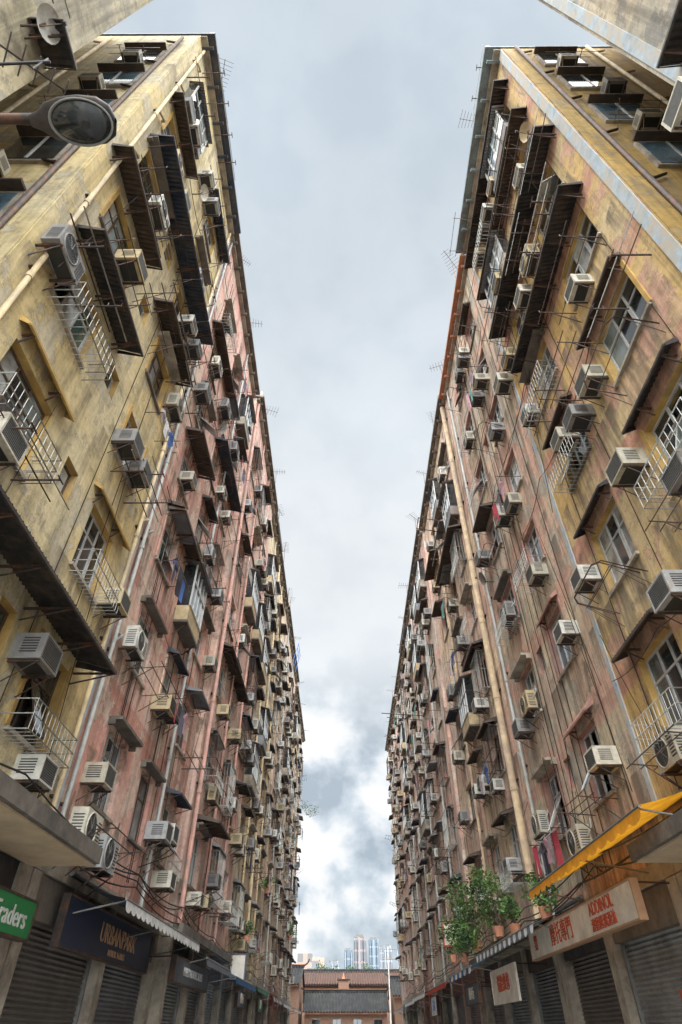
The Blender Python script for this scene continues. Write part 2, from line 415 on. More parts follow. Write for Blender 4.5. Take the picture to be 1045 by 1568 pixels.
# ------------------------------------------------------------ building
def facade(s, name, y0, y1, ztop, wm, cols, off=0.0, small=(), z0=3.9, dz=3.04, zc0=None, seed=1, hoodp=.5, acp=.7, rackp=.45,
           cagep=.18, orip=0.0, launp=.1, eave=('dkconc', .4), pipes=(), pipem='greypipe', trim=None, skip=(), wh=1.5, revealm=None, shops=True, pilm='concrete', shm=None):
    rg = random.Random(seed); B = empty(name)
    P = side(s, off); nf = int((ztop - z0 - .4) / dz + .12)
    if zc0 is None: zc0 = 5.75 if s < 0 else 6.1
    ops = []; big = []
    for ci, (yc, w) in enumerate(cols):
        for k in range(nf):
            if (ci, k) in skip: continue
            zc = zc0 + k * dz
            if zc + wh / 2 > ztop - .3: continue
            r = (yc - w / 2, yc + w / 2, zc - wh / 2, zc + wh / 2); ops.append(r); big.append((ci, k, yc, w, zc))
    for yc in small:
        for k in range(nf - 1):
            zc = zc0 + k * dz + .3; ops.append((yc - .26, yc + .26, zc - .35, zc + .35))
    ys = sorted(set([y0, y1] + [round(a, 4) for o in ops for a in o[:2]])); zs = sorted(set([z0, ztop] + [round(a, 4) for o in ops for a in o[2:]]))
    b = MB(P)
    for i in range(len(ys) - 1):
        for j in range(len(zs) - 1):
            my, mz = (ys[i] + ys[i + 1]) / 2, (zs[j] + zs[j + 1]) / 2
            if any(o[0] < my < o[1] and o[2] < mz < o[3] for o in ops): continue
            b.poly([(0, ys[i], zs[j]), (0, ys[i + 1], zs[j]), (0, ys[i + 1], zs[j + 1]), (0, ys[i], zs[j + 1])], wm)
    D = .17
    rm = revealm or wm
    for a, c, e, f in ops:
        b.poly([(0, a, e), (0, a, f), (-D - .12, a, f), (-D - .12, a, e)], rm); b.poly([(0, c, e), (0, c, f), (-D - .12, c, f), (-D - .12, c, e)], rm)
        b.poly([(0, a, e), (0, c, e), (-D - .12, c, e), (-D - .12, a, e)], rm); b.poly([(0, a, f), (0, c, f), (-D - .12, c, f), (-D - .12, a, f)], rm)
    dep = 12
    b.poly([(0, y0, z0), (0, y0, ztop), (-dep, y0, ztop), (-dep, y0, z0)], wm)
    b.poly([(0, y1, 0), (0, y1, ztop), (-dep, y1, ztop), (-dep, y1, 0)], wm)
    b.poly([(-dep, y0, 0), (-dep, y1, 0), (-dep, y1, ztop), (-dep, y0, ztop)], wm)
    b.poly([(-.8, y0, 0), (-dep, y0, 0), (-dep, y0, z0), (-.8, y0, z0)], wm)
    b.obj('walls', B)
    # roof + eave
    b = MB(P)
    em, ed = eave
    b.box(-dep, ed, y0 - .05, y1 - .03, ztop + .002, ztop + .14, em)
    b.box(-.06, ed * .45, y0 + .01, y1 - .05, ztop - .14, ztop - .002, 'concrete')
    y = y0 + .3
    while y < y1 - .2:
        b.box(.001, ed - .1, y, y + .09, ztop - .22, ztop - .004 , em); y += 1.15
    b.box(ed - .25, ed - .12, y0, y1 - .06, ztop + .14, ztop + .6, wm)
    b.obj('roof', B)
    # windows + sills
    b = MB(P)
    for a, c, e, f in ops: window(b, a, c, e, f, rg)
    b.obj('windows', B)
    b = MB(P)
    for ci, k, yc, w, zc in big:
        b.box(-.1, .07, yc - w / 2 - .06, yc + w / 2 + .06, zc - wh / 2 - .07, zc - wh / 2 - .003, 'concrete' if rg.random() < .6 else 'dkconc')
        if rg.random() < .35:   # raised surround
            b.box(.001, .035, yc - w / 2 - .10, yc - w / 2 - .005, zc - wh / 2, zc + wh / 2 + .1, rm); b.box(.001, .035, yc + w / 2 + .005, yc + w / 2 + .10, zc - wh / 2, zc + wh / 2 + .1, rm)
    b.obj('sills', B)
    if pipes:
        b = MB(P)
        for py, r in pipes:
            b.cyl((r + .05, py, z0 - .2), (r + .05, py, ztop - .3), r, pipem, 10)
            z = z0 + .4
            while z < ztop - 1:
                b.cyl((r + .05, py, z), (r + .05, py, z + .12), r + .014, pipem, 10); b.box(0, .06, py - r * 1.3, py + r * 1.3, z + .3, z + .34, 'steel')
                if r < .12 and rg.random() < .6: b.path([(r + .05, py, z + .5), (r + .05, py + .35, z + .85), (.0, py + .36, z + .9)], .035, pipem, 6)
                z += dz
        b.obj('drain_pipes', B)
    if trim:
        b = MB(P)
        for ty, tw, tm in trim: b.box(.001, .03, ty - tw / 2, ty + tw / 2, z0 + .1, ztop - .15, tm)
        b.obj('painted_trim', B)
    # attachments
    for ci, k, yc, w, zc in big:
        top = zc + wh / 2
        r = rg.random(); o = off
        if k > 0 and rg.random() < orip:
            inst(rg.choice(ORI), 'enclosed_balcony', s, yc, zc - wh / 2 - .4, o, (1, max(.8, (w + .4) / 2), 1)); continue
        if r < hoodp:
            inst(rg.choice(HOOD), 'window_hood', s, yc, top + .08, o, (rg.uniform(.7, 1.3), (w + .3) / 1.7, 1))
        elif r < hoodp + .3:
            inst(rg.choice(SLAB), 'window_canopy', s, yc, top + .1, o, (1, (w + .35) / 1.75, 1))
        if rg.random() < acp:
            t = rg.choice([0, 0, 1, 2]); q = rg.random(); j = rg.uniform(-.12, .12); sc = rg.uniform(.82, 1.0)
            if q < .35: pz, py = zc - wh / 2 - .12 - rg.uniform(.35, .5), yc + j * 3
            elif q < .8: pz, py = zc - wh / 2 + rg.uniform(-.1, .5), yc + rg.choice([-1, 1]) * (w / 2 + .42)
            else: pz, py = zc - wh / 2 + .05, yc + rg.choice([-1, 1]) * (w / 2 - .36)
            if not (s > 0 and abs(py - 19.4) < .8): inst(AC[t], 'air_conditioner', s, py, pz, o, (rg.uniform(.85, 1.1), sc, sc))
            if rg.random() < .18: inst(AC[0], 'air_conditioner', s, py + rg.choice([-.9, .9]), pz + rg.uniform(-.3, .3), o, (1, sc, sc))
        if rg.random() < cagep:
            inst(rg.choice(CAGE), 'window_cage', s, yc, zc - wh / 2 - .05, o, (rg.uniform(.8, 1.3), (w + .1) / 1.5, 1.03))
        if rg.random() < rackp:
            inst(rg.choice(RACK), 'drying_rack', s, yc + rg.uniform(-.2, .2), zc - wh / 2 - rg.uniform(.1, .35), o, (rg.uniform(.85, 1.2), (w + .2) / 1.5, 1), tilt=rg.uniform(-.03, .03))
        if rg.random() < launp:
            inst(rg.choice(LAUN), 'laundry', s, yc, zc - wh / 2 + rg.uniform(-.15, .6), o, (1, 1, 1))
    y = y0 + rg.uniform(.5, 3)
    while y < y1:
        q = rg.uniform(.5, 1.1); a = inst(ANT, 'tv_antenna', s, y, ztop + .16, off + .3, (q, q, q * rg.uniform(.6, 1.5))); a.rotation_euler[2] = rg.uniform(0, 6); y += rg.uniform(2.5, 8)
    if shops:
        b = MB(P)
        y = y0
        n = max(1, round((y1 - y0) / 3.6)); st = (y1 - y0) / n
        b.box(-dep, -.7, y0 + .02, y1 - .02, 0, z0 - .01, 'dkconc')
        b.box(-.5, .0, y0 + .002, y1 - .002, z0 - .28, z0 - .002, 'concrete')
        for i in range(n + 1):
            yy = min(max(y0 + i * st, y0 + .2), y1 - .2); b.box(-.5, .02, yy - .18, yy + .18, 0, z0 - .3, pilm)
        b.obj('shopfront_piers', B)
        b = MB(P)
        for i in range(n):
            a, c = y0 + i * st + .2, y0 + (i + 1) * st - .2
            cm = rg.choice(SHUT); z = 0.0
            top = 3.0
            b.box(-.34, -.05, a, c, top, z0 - .3, rg.choice(['dkconc', 'brown', 'black']))
            while z < top - .01:
                b.poly([(-.25, a, z), (-.25, c, z), (-.21, c, z + .035), (-.21, a, z + .035)], cm)
                b.poly([(-.21, a, z + .035), (-.21, c, z + .035), (-.25, c, z + .078), (-.25, a, z + .078)], cm)
                z += .08
            b.box(-.26, -.16, a, a + .06, 0, top - .003, 'slat'); b.box(-.26, -.16, c - .06, c, 0, top - .003, 'slat')
        b.obj('roller_shutters', B)
    return B
SHUT = [simple('shutter_%d' % i, c, .5, .2, .35, 2, (0.09, .08, .07), (.48, .75)) for i, c in enumerate([(0.17, .17, .18), (.11, .12, .13), (.24, .24, .23), (.15, .13, .115), (.32, .32, .31)])]

wL0 = wall_mat('wall_pale_yellow', (0.70, 0.60, 0.38), (0.72, 0.63, 0.44), (0.52, 0.47, 0.37), 3, k=.85)
wL1 = wall_mat('wall_yellow_left', (0.80, 0.63, 0.32), (0.80, 0.68, 0.42), (0.66, 0.58, 0.42), 11, patch=.06, dirt=.75, k=.93)
wL2 = wall_mat('wall_pink', (0.78, 0.42, 0.34), (0.82, 0.55, 0.45), (0.78, 0.60, 0.48), 23, band=(.62, .28, .21))
wL2b = wall_mat('wall_light_pink', (0.80, 0.54, 0.45), (0.78, 0.46, 0.36), (0.78, 0.64, 0.53), 31)
wL3 = wall_mat('wall_cream_yellow', (0.82, 0.67, 0.42), (0.82, 0.72, 0.54), (0.76, 0.54, 0.40), 47)
wL4 = wall_mat('wall_peach', (0.80, 0.61, 0.45), (0.80, 0.67, 0.47), (0.72, 0.55, 0.46), 53)
wL5 = wall_mat('wall_far_yellow', (0.82, 0.66, 0.41), (0.78, 0.57, 0.45), (0.7, 0.6, 0.5), 61)
wR0 = wall_mat('wall_bleached', (0.72, 0.66, 0.54), (0.74, 0.62, 0.44), (0.48, 0.45, 0.40), 71, k=.8)
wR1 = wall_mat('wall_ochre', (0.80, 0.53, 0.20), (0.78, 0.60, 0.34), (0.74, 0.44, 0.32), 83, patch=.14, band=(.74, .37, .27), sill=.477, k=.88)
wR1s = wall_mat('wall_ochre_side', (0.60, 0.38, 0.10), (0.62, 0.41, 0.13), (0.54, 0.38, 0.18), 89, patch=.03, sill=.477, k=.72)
wR2 = wall_mat('wall_beige', (0.76, 0.63, 0.44), (0.78, 0.50, 0.38), (0.60, 0.54, 0.44), 97, patch=.22, band=(.80, .48, .36), sill=.477, k=.95)
wR3 = wall_mat('wall_cream_right', (0.80, 0.62, 0.42), (0.80, 0.64, 0.52), (0.76, 0.48, 0.38), 103, sill=.477)
wR4 = wall_mat('wall_pink_right', (0.78, 0.48, 0.39), (0.80, 0.61, 0.50), (0.74, 0.64, 0.54), 107, sill=.477)
wR5 = wall_mat('wall_tan_right', (0.78, 0.62, 0.47), (0.74, 0.50, 0.42), (0.76, 0.66, 0.58), 113, sill=.477)

T = 28.1
facade(-1, 'apartment_building', -6, 2.2, T + .4, wL0, [(-4, 1.4), (0.4, 1.2)], seed=1, hoodp=.2, launp=0)
facade(-1, 'apartment_building', 3.8, 10.7, T - .1, wL1, [(5.5, 1.5), (9.1, 1.25)], seed=2, hoodp=0, acp=.95, rackp=.75, cagep=0.0, launp=0,
       small=(7.35,), eave=('navy', .5), pipes=((4.2, .045), (10.55, .045)), pipem='tanpipe', revealm=M['reveal'])
facade(-1, 'apartment_building', 10.72, 19.5, T, wL2, [(12.9, 1.3), (15.5, 1.1), (18.0, 1.2)], seed=3, hoodp=.4, acp=.8, rackp=.75, cagep=.12, orip=.07, launp=.18,
       pipes=((11.0, .045), (16.7, .05)), pipem='greypipe', trim=[(10.85, .1, 'bluetrim')])
facade(-1, 'apartment_building', 19.52, 29.0, T - .2, wL2b, [(21.3, 1.3), (24.2, 1.3), (27.2, 1.3)], off=.25, seed=4, hoodp=.55, acp=.8, rackp=.7, cagep=.3, orip=.1, launp=.2,
       pipes=((19.75, .07), (22.8, .05), (25.7, .05)), pipem='pinkpipe')
facade(-1, 'apartment_building', 29.02, 41, T + .1, wL3, [(30.8, 1.3), (33.6, 1.3), (36.4, 1.3), (39.2, 1.3)], off=.1, seed=5, hoodp=.6, acp=.75, rackp=.7, cagep=.35, orip=.07, launp=.18,
       pipes=((32.2, .05), (35, .08), (37.8, .05)), pipem='tanpipe')
facade(-1, 'apartment_building', 41.02, 55, T, wL4, [(42.6, 1.3), (45.4, 1.3), (48.2, 1.3), (51, 1.3), (53.6, 1.3)], off=.2, seed=6, hoodp=.6, acp=.7, rackp=.65, cagep=.3, orip=.06, launp=.16, pipes=((44, .06), (49.6, .06)))
facade(-1, 'apartment_building', 55.02, 69.5, T - .5, wL5, [(56.6, 1.3), (59.4, 1.3), (62.2, 1.3), (65, 1.3), (67.8, 1.3)], off=.1, seed=8, hoodp=.6, acp=.7, rackp=.65, cagep=.3, orip=.06, launp=.16, pipes=((58, .06), (63.6, .06)))
TR = 27.3
facade(1, 'apartment_building', -6, 2.4, TR, wR0, [(-4, 1.4), (0.4, 1.3)], seed=11, trim=[(2.2, .25, 'bluetrim')], hoodp=.2, launp=0)
facade(1, 'apartment_building', 4.1, 11.3, TR, wR1, [(6.1, 1.7), (9.35, 1.4)], seed=12, hoodp=.0, acp=.9, rackp=.85, cagep=0.0, launp=.0,
       eave=('greyblue', .55), trim=[(4.25, .28, 'bluetrim'), (11.15, .16, 'bluetrim')], revealm=M['reveal'])
facade(1, 'apartment_building', 11.32, 19.0, TR - .3, wR2, [(13.3, 1.25), (16.4, 1.25)], seed=13, hoodp=.1, acp=.8, rackp=.75, cagep=.08, launp=.2,
       small=(14.9,), eave=('terracotta', .4), pipes=((18.2, .05),), revealm=M['pinkpipe'])
facade(1, 'apartment_building', 19.02, 30, TR - .1, wR3, [(21.4, 1.3), (24.2, 1.3), (27.4, 1.3)], seed=14, hoodp=.5, acp=.75, rackp=.7, cagep=.3, orip=.08, launp=.18,
       pipes=((19.5, .115), (25.8, .06)), pipem='beigepipe')
facade(1, 'apartment_building', 30.02, 42, TR - .2, wR4, [(31.8, 1.3), (34.6, 1.3), (37.4, 1.3), (40.2, 1.3)], off=.15, seed=15, hoodp=.6, acp=.75, rackp=.7, cagep=.35, orip=.07, launp=.18, pipes=((33.2, .06), (38.8, .06)))
facade(1, 'apartment_building', 42.02, 56, TR, wR5, [(43.6, 1.3), (46.4, 1.3), (49.2, 1.3), (52, 1.3), (54.6, 1.3)], seed=16, hoodp=.6, acp=.7, rackp=.65, cagep=.3, orip=.06, launp=.16, pipes=((45, .06), (50.6, .06)))
facade(1, 'apartment_building', 56.02, 71, TR - .3, wR4, [(57.6, 1.3), (60.4, 1.3), (63.2, 1.3), (66, 1.3), (69, 1.3)], off=.15, seed=17, hoodp=.6, acp=.7, rackp=.65, cagep=.3, orip=.06, launp=.16)

def lightwell(s, ya, yb, wm, wins, seed):
    W = WL if s < 0 else WR; rg = random.Random(seed)
    B = empty('light_well')
    b = MB()
    X = lambda d: s * (W + d)
    b.box(min(X(4), X(4.2)), max(X(4), X(4.2)), ya, yb, 0, 28, wm)
    b.box(min(X(.02), X(4)), max(X(.02), X(4)), yb - .03, yb - .004, 3.9, 27.7 if s < 0 else 27.1, wm)
    for d, z, w in wins:
        xa, xb = sorted((X(d - w / 2), X(d + w / 2)))
        b.box(xa - .08, xb + .08, yb - .10, yb - .031, z - .75, z + .75, 'concrete')
        b.box(xa, xb, yb - .115, yb - .101, z - .67, z + .67, rg.choice(['g0', 'g1']))
        b.box((xa + xb) / 2 - .025, (xa + xb) / 2 + .025, yb - .13, yb - .116, z - .67, z + .67, 'frame')
        b.box(xa - .1, xb + .1, yb - .3, yb - .101, z + .76, z + .83, 'brown')
    for d in (.45, 2.9):
        b.cyl((X(d), yb - .1, 4), (X(d), yb - .1, 27), .05, 'steel' if d < 1 else 'tanpipe', 8)
        for z in range(5, 27, 3): b.path([(X(d), yb - .1, z), (X(d + .4), yb - .1, z + .3)], .035, 'steel' if d < 1 else 'tanpipe', 6)
    b.obj('well_walls', B)
    for i, (d, z, w) in enumerate(wins):
        o = bpy.data.objects.new('air_conditioner', AC[1]); COL.objects.link(o)
        o.location = (X(d + rg.uniform(-.2, .4)), yb - .04, z - 1.35 + rg.uniform(-.15, .1)); o.rotation_euler = (0, 0, -math.pi / 2); o.scale = (.85, .85, .85)
        if i % 2:
            o = bpy.data.objects.new('drying_rack', RACK[i % 3]); COL.objects.link(o); o.location = (X(d), yb - .04, z - .8); o.rotation_euler = (0, 0, -math.pi / 2); o.scale = (.6, .7, .8)
    return B
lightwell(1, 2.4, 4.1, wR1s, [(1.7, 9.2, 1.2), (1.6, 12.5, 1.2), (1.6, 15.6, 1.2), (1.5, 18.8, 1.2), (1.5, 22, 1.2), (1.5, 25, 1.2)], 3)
lightwell(-1, 2.2, 3.8, wL1, [(1.3, 8.2, 1.1), (1.2, 11.8, 1.1), (1.2, 15, 1.1), (1.2, 18, 1.1), (1.2, 21, 1.1), (1.2, 24, 1.1)], 4)

def canopy(s, y0, y1, z, d, mat, name='long_metal_canopy', drop=.22, off=0):
    b = MB(side(s, off)); corr(b, y0, y1, z + drop, z, d, mat, .11, .02)
    b.box(d - .02, d + .02, y0, y1, z - .07, z - .02, mat)
    for y in (y0, y1): b.poly([(0, y, z + drop), (d, y, z), (d, y, z - .07), (0, y, z + .08)], mat)
    y = y0 + .2
    while y < y1:
        b.cyl((0, y, z - .25), (d, y, z - .05), .018, 'steel', 4); b.box(0, d, y - .02, y + .02, z - .06, z - .03, 'steel'); y += 1.1
    return b.obj(name)
def Zl(k): return 5.75 + 3.04 * k + .95
def Zr(k): return 6.1 + 3.04 * k + .92
canopy(-1, 4.2, 9.9, Zl(0) - .1, .8, 'black'); canopy(-1, 4.4, 7.1, Zl(2) - .05, .6, 'black'); canopy(-1, 3.9, 6.6, Zl(3), .5, 'brown'); canopy(-1, 7.5, 10.2, Zl(3) + .1, .55, 'brown')
canopy(-1, 4.5, 10.6, Zl(4), .65, 'navy'); canopy(-1, 4.2, 6.5, Zl(5), .4, 'brown'); canopy(-1, 7.8, 10.6, Zl(6), .4, 'navy'); canopy(-1, 8.2, 10.2, Zl(1), .2, 'reveal'); canopy(-1, 4.6, 6.5, Zl(1), .22, 'reveal')
canopy(-1, 11.8, 14, Zl(3), .6, 'brown'); canopy(-1, 11.5, 16, Zl(5), .4, 'brown'); canopy(-1, 14.8, 19, Zl(4), .5, 'navy'); canopy(-1, 12, 16.6, Zl(2), .5, 'brown')
canopy(-1, 20, 25, Zl(2), .5, 'brown', off=.25); canopy(-1, 20.4, 22.6, Zl(0), .8, 'brown', off=.25)
canopy(1, 4.8, 9.9, Zr(3), .6, 'black'); canopy(1, 4.4, 10.6, Zr(4), .6, 'black'); canopy(1, 4.7, 10.8, Zr(5), .5, 'brown'); canopy(1, 4.6, 11, Zr(6), .5, 'black')
canopy(1, 5.1, 7.2, Zr(2), .3, 'brown'); canopy(1, 5.2, 7.1, Zr(1), .3, 'black'); canopy(1, 8.5, 10.2, Zr(2), .3, 'brown'); canopy(1, 8.5, 10.2, Zr(1), .3, 'black'); canopy(1, 8.5, 10.3, Zr(0), .35, 'brown')
canopy(1, 12.5, 14.2, Zr(0), .2, 'pinkpipe'); canopy(1, 12.6, 14.1, Zr(1), .2, 'pinkpipe')
canopy(1, 20.4, 25.2, Zr(4), .7, 'brown'); canopy(1, 20.4, 22.8, Zr(2), .5, 'black'); canopy(1, 26, 29, Zr(5), .6, 'brown')
canopy(1, .6, 2.1, 13.2, .5, 'black'); canopy(-1, 1.5, 2.15, 13.5, .6, 'black')
for k, y in ((6, 6.4), (5, 9.3)):
    inst(ORI[k % 3], 'enclosed_balcony', 1, y, 6.1 + 3.04 * k - 1.15, 0, (.8, 1.0, .92))
inst(ORI[0], 'enclosed_balcony', -1, 5.4, 5.75 + 3.04 * 6 - 1.15, 0, (.8, .8, .92))
def shed(s, y0, y1, z0, h, m, ov=.0):
    b = MB(side(s)); b.box(-2.5, ov, y0, y1, z0, z0 + h, m); corr(b, y0 - .1, y1 + .1, z0 + h + .3, z0 + h + .05, 2.75 + ov, 'roofdirt', .2, .03, x0=-2.6)
    n = int((y1 - y0) / 1.1)
    for i in range(n): b.box(ov, ov + .02, y0 + .2 + i * 1.1, y0 + 1.0 + i * 1.1, z0 + h * .35, z0 + h * .85, 'g1' if i % 2 else 'g0')
    b.obj('rooftop_shed')
shed(-1, 31, 36, 28.35, 1.7, 'pinkpipe', .1); shed(-1, 46, 51, 28.3, 1.4, 'greyblue', .1); shed(1, 22, 27, 27.4, 1.0, 'roofdirt'); shed(1, 44, 50, 27.5, 1.2, 'greyblue', .1)

# ------------------------------------------------------------ near detail
inst(AC[2], 'air_conditioner', -1, 11.5, 4.05, .1); inst(AC[2], 'air_conditioner', -1, 12.7, 3.9, .1)
inst(AC[2], 'air_conditioner', 1, 14.7, 4.55, 0); inst(LAUN[2], 'laundry', 1, 15.6, 5.2, 0)
inst(RACK[3], 'drying_rack', -1, 9.0, 4.85, 0, (1.1, 1.1, .9)); inst(RACK[1], 'drying_rack', 1, 9.3, 8.0, 0, (1.2, 1.1, 1)); inst(RACK[1], 'drying_rack', 1, 6.1, 11.0, 0, (1.1, 1.2, 1))
inst(RACK[0], 'drying_rack', -1, 12.4, 4.3, 0, (1.2, 1.3, 1)); inst(RACK[2], 'drying_rack', -1, 9.1, 10.6, 0); inst(RACK[0], 'drying_rack', -1, 5.6, 13.4)
inst(RACK[2], 'drying_rack', -1, 5.6, 7.8); inst(RACK[0], 'drying_rack', 1, 6.1, 7.5); inst(RACK[2], 'drying_rack', 1, 9.2, 13.6); inst(RACK[0], 'drying_rack', 1, 9.3, 4.9)
inst(RACK[2], 'drying_rack', -1, 5.5, 16.2); inst(RACK[2], 'drying_rack', -1, 9.0, 16.0); inst(RACK[2], 'drying_rack', 1, 6.2, 16.8); inst(RACK[0], 'drying_rack', 1, 9.2, 19.6); inst(LAUN[4], 'laundry', -1, 9.6, 13.3, .0, (.9, .8, .8))
inst(AC[0], 'air_conditioner', -1, 8.1, 5.75); inst(AC[0], 'air_conditioner', 1, 7.8, 6.7)
inst(AC[0], 'air_conditioner', 1, 7.5, 9.3)
# racks carried on free brackets below the canopies, dishes
nr = random.Random(21)
for s in (-1, 1):
    for k in range(2, 8):
        for y in (4.9, 7.4, 10.1):
            if nr.random() < .5: inst(RACK[nr.choice([0, 2, 2])], 'drying_rack', s, y + nr.uniform(-.3, .3), (6.0 if s < 0 else 6.4) + 3.04 * k + nr.uniform(-.7, .5), 0, (nr.uniform(.9, 1.25), nr.uniform(.7, 1.1), 1), tilt=nr.uniform(-.05, .05))
d = inst(DISH, 'satellite_dish', -1, 1.55, 13.4); inst(DISH, 'satellite_dish', -1, 7.1, 22.5); inst(DISH, 'satellite_dish', 1, 4.9, 20.6); inst(DISH, 'satellite_dish', -1, 14.3, 19); inst(DISH, 'satellite_dish', 1, 1.9, 11.5); inst(DISH, 'satellite_dish', 1, 17.6, 14.2)

def wire(pts, r=.012, mat='black', seg=10, sag=.25, name='overhead_cable'):
    b = MB()
    for a, c in zip(pts[:-1], pts[1:]):
        a = Vector(a); c = Vector(c); q = []
        for i in range(seg + 1):
            t = i / seg; p = a.lerp(c, t); p.z -= sag * 4 * t * (1 - t); q.append(tuple(p))
        b.path(q, r, mat, 4)
    return b.obj(name)
wr = random.Random(5)
for s, W in ((-1, WL), (1, WR)):
    for z in (4.0, 4.12, 4.3, 4.0):
        ys = [3.5 + i * 5.5 + wr.uniform(-.8, .8) for i in range(12)]
        wire([(s * (W - .42), y, z + wr.uniform(-.15, .15)) for y in ys], .016, 'black', 6, wr.uniform(.08, .3))
    for i in range(30):
        y = wr.uniform(4.5, 50); z = wr.uniform(6, 26); yy = y + wr.uniform(-1.5, 1.5); L = wr.uniform(2, 8)
        wire([(s * (W - .36), y, z), (s * (W - .36), yy, max(4, z - L))], .008, 'black', 5, .0 if i % 2 else .2)
    for i in range(9):      # cables pinned to the plaster of the near fronts
        y = wr.uniform(4.4, 18); 
        wire([(s * (W - .015), y, 27), (s * (W - .015), y + wr.uniform(-.1, .1), 18), (s * (W - .015), y + wr.uniform(-.2, .2), 4.2)], .009, 'black', 4, 0)
    for i in range(12):     # cables swagged along the fronts
        z = 3.9 + 3.04 * wr.randrange(1, 8) + wr.uniform(-.2, .3); y = wr.uniform(4, 22)
        wire([(s * (W - .08), y + j * 2.2, z + wr.uniform(-.15, .15)) for j in range(4)], .010, 'black', 6, wr.uniform(.05, .3))

def lamp():
    B = empty('street_lamp'); b = MB()
    x0, y0, z0 = -2.35, 1.46, 7.65
    b.path([(-5.0, 1.5, 7.2), (-4.3, 1.48, 7.6), (-3.4, 1.46, 7.72), (-2.75, 1.46, 7.72)], .045, 'steel', 8)
    b.cyl((-5.0, 1.5, 6.5), (-3.9, 1.48, 7.62), .025, 'steel', 6); b.box(-5.0, -4.95, 1.3, 1.7, 6.4, 7.4, 'steel')
    b.obj('bracket_arm', B)
    b = MB(); prof = [(-.42, .05, .05), (-.34, .08, .07), (-.26, .14, .11), (-.12, .18, .15), (.05, .195, .16), (.2, .18, .13), (.3, .12, .08), (.335, .02, .02)]
    n = 16; rings = []
    for dx, w, h in prof:
        ring = []
        for i in range(n):
            t = 2 * math.pi * i / n; c, s_ = math.cos(t), math.sin(t)
            ring.append((x0 + dx, y0 + w * c, z0 + (h * s_ if s_ > 0 else .04 * s_)))
        rings.append(ring)
    b.loft(rings, 'black'); b.obj('housing', B)
    b = MB(); m = 28
    el = lambda a, c, dz: [(x0 + .04 + a * math.cos(2 * math.pi * i / m), y0 + c * math.sin(2 * math.pi * i / m), z0 + dz) for i in range(m)]
    b.loft([el(.27, .18, -.03), el(.285, .19, -.06), el(.272, .178, -.065), el(.262, .17, -.05)], 'greypipe')
    b.obj('rim', B)
    b = MB(); b.loft([el(.262, .17, -.05), el(.22, .14, -.085), el(.15, .095, -.11), el(.05, .03, -.12), el(.001, .001, -.12)], 'g0'); b.obj('lens', B)
    b = MB(); b.cyl((x0 + .1, y0, z0 - .135), (x0 + .1, y0, z0 - .1), .035, 'black', 10); b.obj('sensor', B)
lamp()
b = MB(); b.cyl((-5, 1.7, 11.3), (-4.0, 1.7, 11.5), .02, 'black', 6); b.cyl((-4.9, 1.35, 11.6), (-3.95, 2.05, 11.6), .014, 'black', 5)
for i in range(7):
    t = i / 6; cx, cy = -4.9 + .95 * t, 1.35 + .7 * t; l = .28 - .02 * i
    b.cyl((cx - l * .6, cy + l * .8, 11.6), (cx + l * .6, cy - l * .8, 11.6), .011, 'black', 4)
b.cyl((-4.1, 1.7, 11.1), (-4.1, 1.7, 11.7), .014, 'black', 5)
b.obj('tv_antenna')

# ------------------------------------------------------------ shops
def text(parent, s, body, y, z, size, mat, u):
    cu = bpy.data.curves.new('sign_text', 'FONT'); cu.body = body; cu.size = size; cu.extrude = .008; cu.align_x = 'CENTER'; cu.align_y = 'CENTER'
    cu.materials.append(mat if not isinstance(mat, str) else M[mat])
    o = bpy.data.objects.new('sign_text', cu); COL.objects.link(o); W = WL if s < 0 else WR
    o.location = (s * (W - u), y, z); o.rotation_euler = (math.pi / 2, 0, math.pi / 2 if s < 0 else -math.pi / 2); o.parent = parent
M['sgreen'] = simple('sign_green', (0.02, 0.24, 0.07), .4, 0, .1); M['snavy'] = simple('sign_navy', (0.018, 0.024, 0.05), .5, 0, .2); M['scream'] = simple('sign_cream', (0.74, 0.67, 0.56), .5, 0, .25, 3, (.5, .42, .32), (.55, .75))
M['sred'] = simple('sign_red', (0.50, 0.08, 0.03), .5, 0, .2); M['sgold'] = simple('sign_gold', (0.42, 0.24, 0.13), .5, 0, .2); M['sblue'] = simple('sign_blue', (0.05, 0.14, 0.4), .5)
M['cnavy'] = simple('navy_canvas', (0.025, 0.032, 0.05), .8, 0, .3, 3); M['cwhite'] = simple('white_canvas', (0.66, 0.66, 0.64), .85, 0, .3, 4, (.42, .39, .34), (.5, .7)); M['cgreen'] = simple('green_canvas', (0.05, 0.18, 0.11), .85, 0, .3, 4); M['cgrey'] = simple('grey_canvas', (0.12, 0.13, 0.15), .85, 0, .3, 4)
def cloth_tl(name, col):       # thin canvas that lets daylight through
    m = simple(name, col, .85, 0, .25, 3); nt = m.node_tree; bs = nt.nodes['Principled BSDF']; o = nt.nodes['Material Output']
    tr = nt.nodes.new('ShaderNodeBsdfTranslucent'); mx = nt.nodes.new('ShaderNodeMixShader'); mx.inputs[0].default_value = .5
    nt.links.new(bs.inputs['Base Color'].links[0].from_socket, tr.inputs['Color'])
    nt.links.new(bs.outputs[0], mx.inputs[1]); nt.links.new(tr.outputs[0], mx.inputs[2]); nt.links.new(mx.outputs[0], o.inputs['Surface'])
    return m
M['sorange'] = cloth_tl('orange_canvas', (0.90, 0.42, 0.03)); M['cred'] = cloth_tl('red_canvas', (0.65, 0.08, 0.05)); M['cblue'] = cloth_tl('blue_canvas', (0.10, 0.22, 0.42))
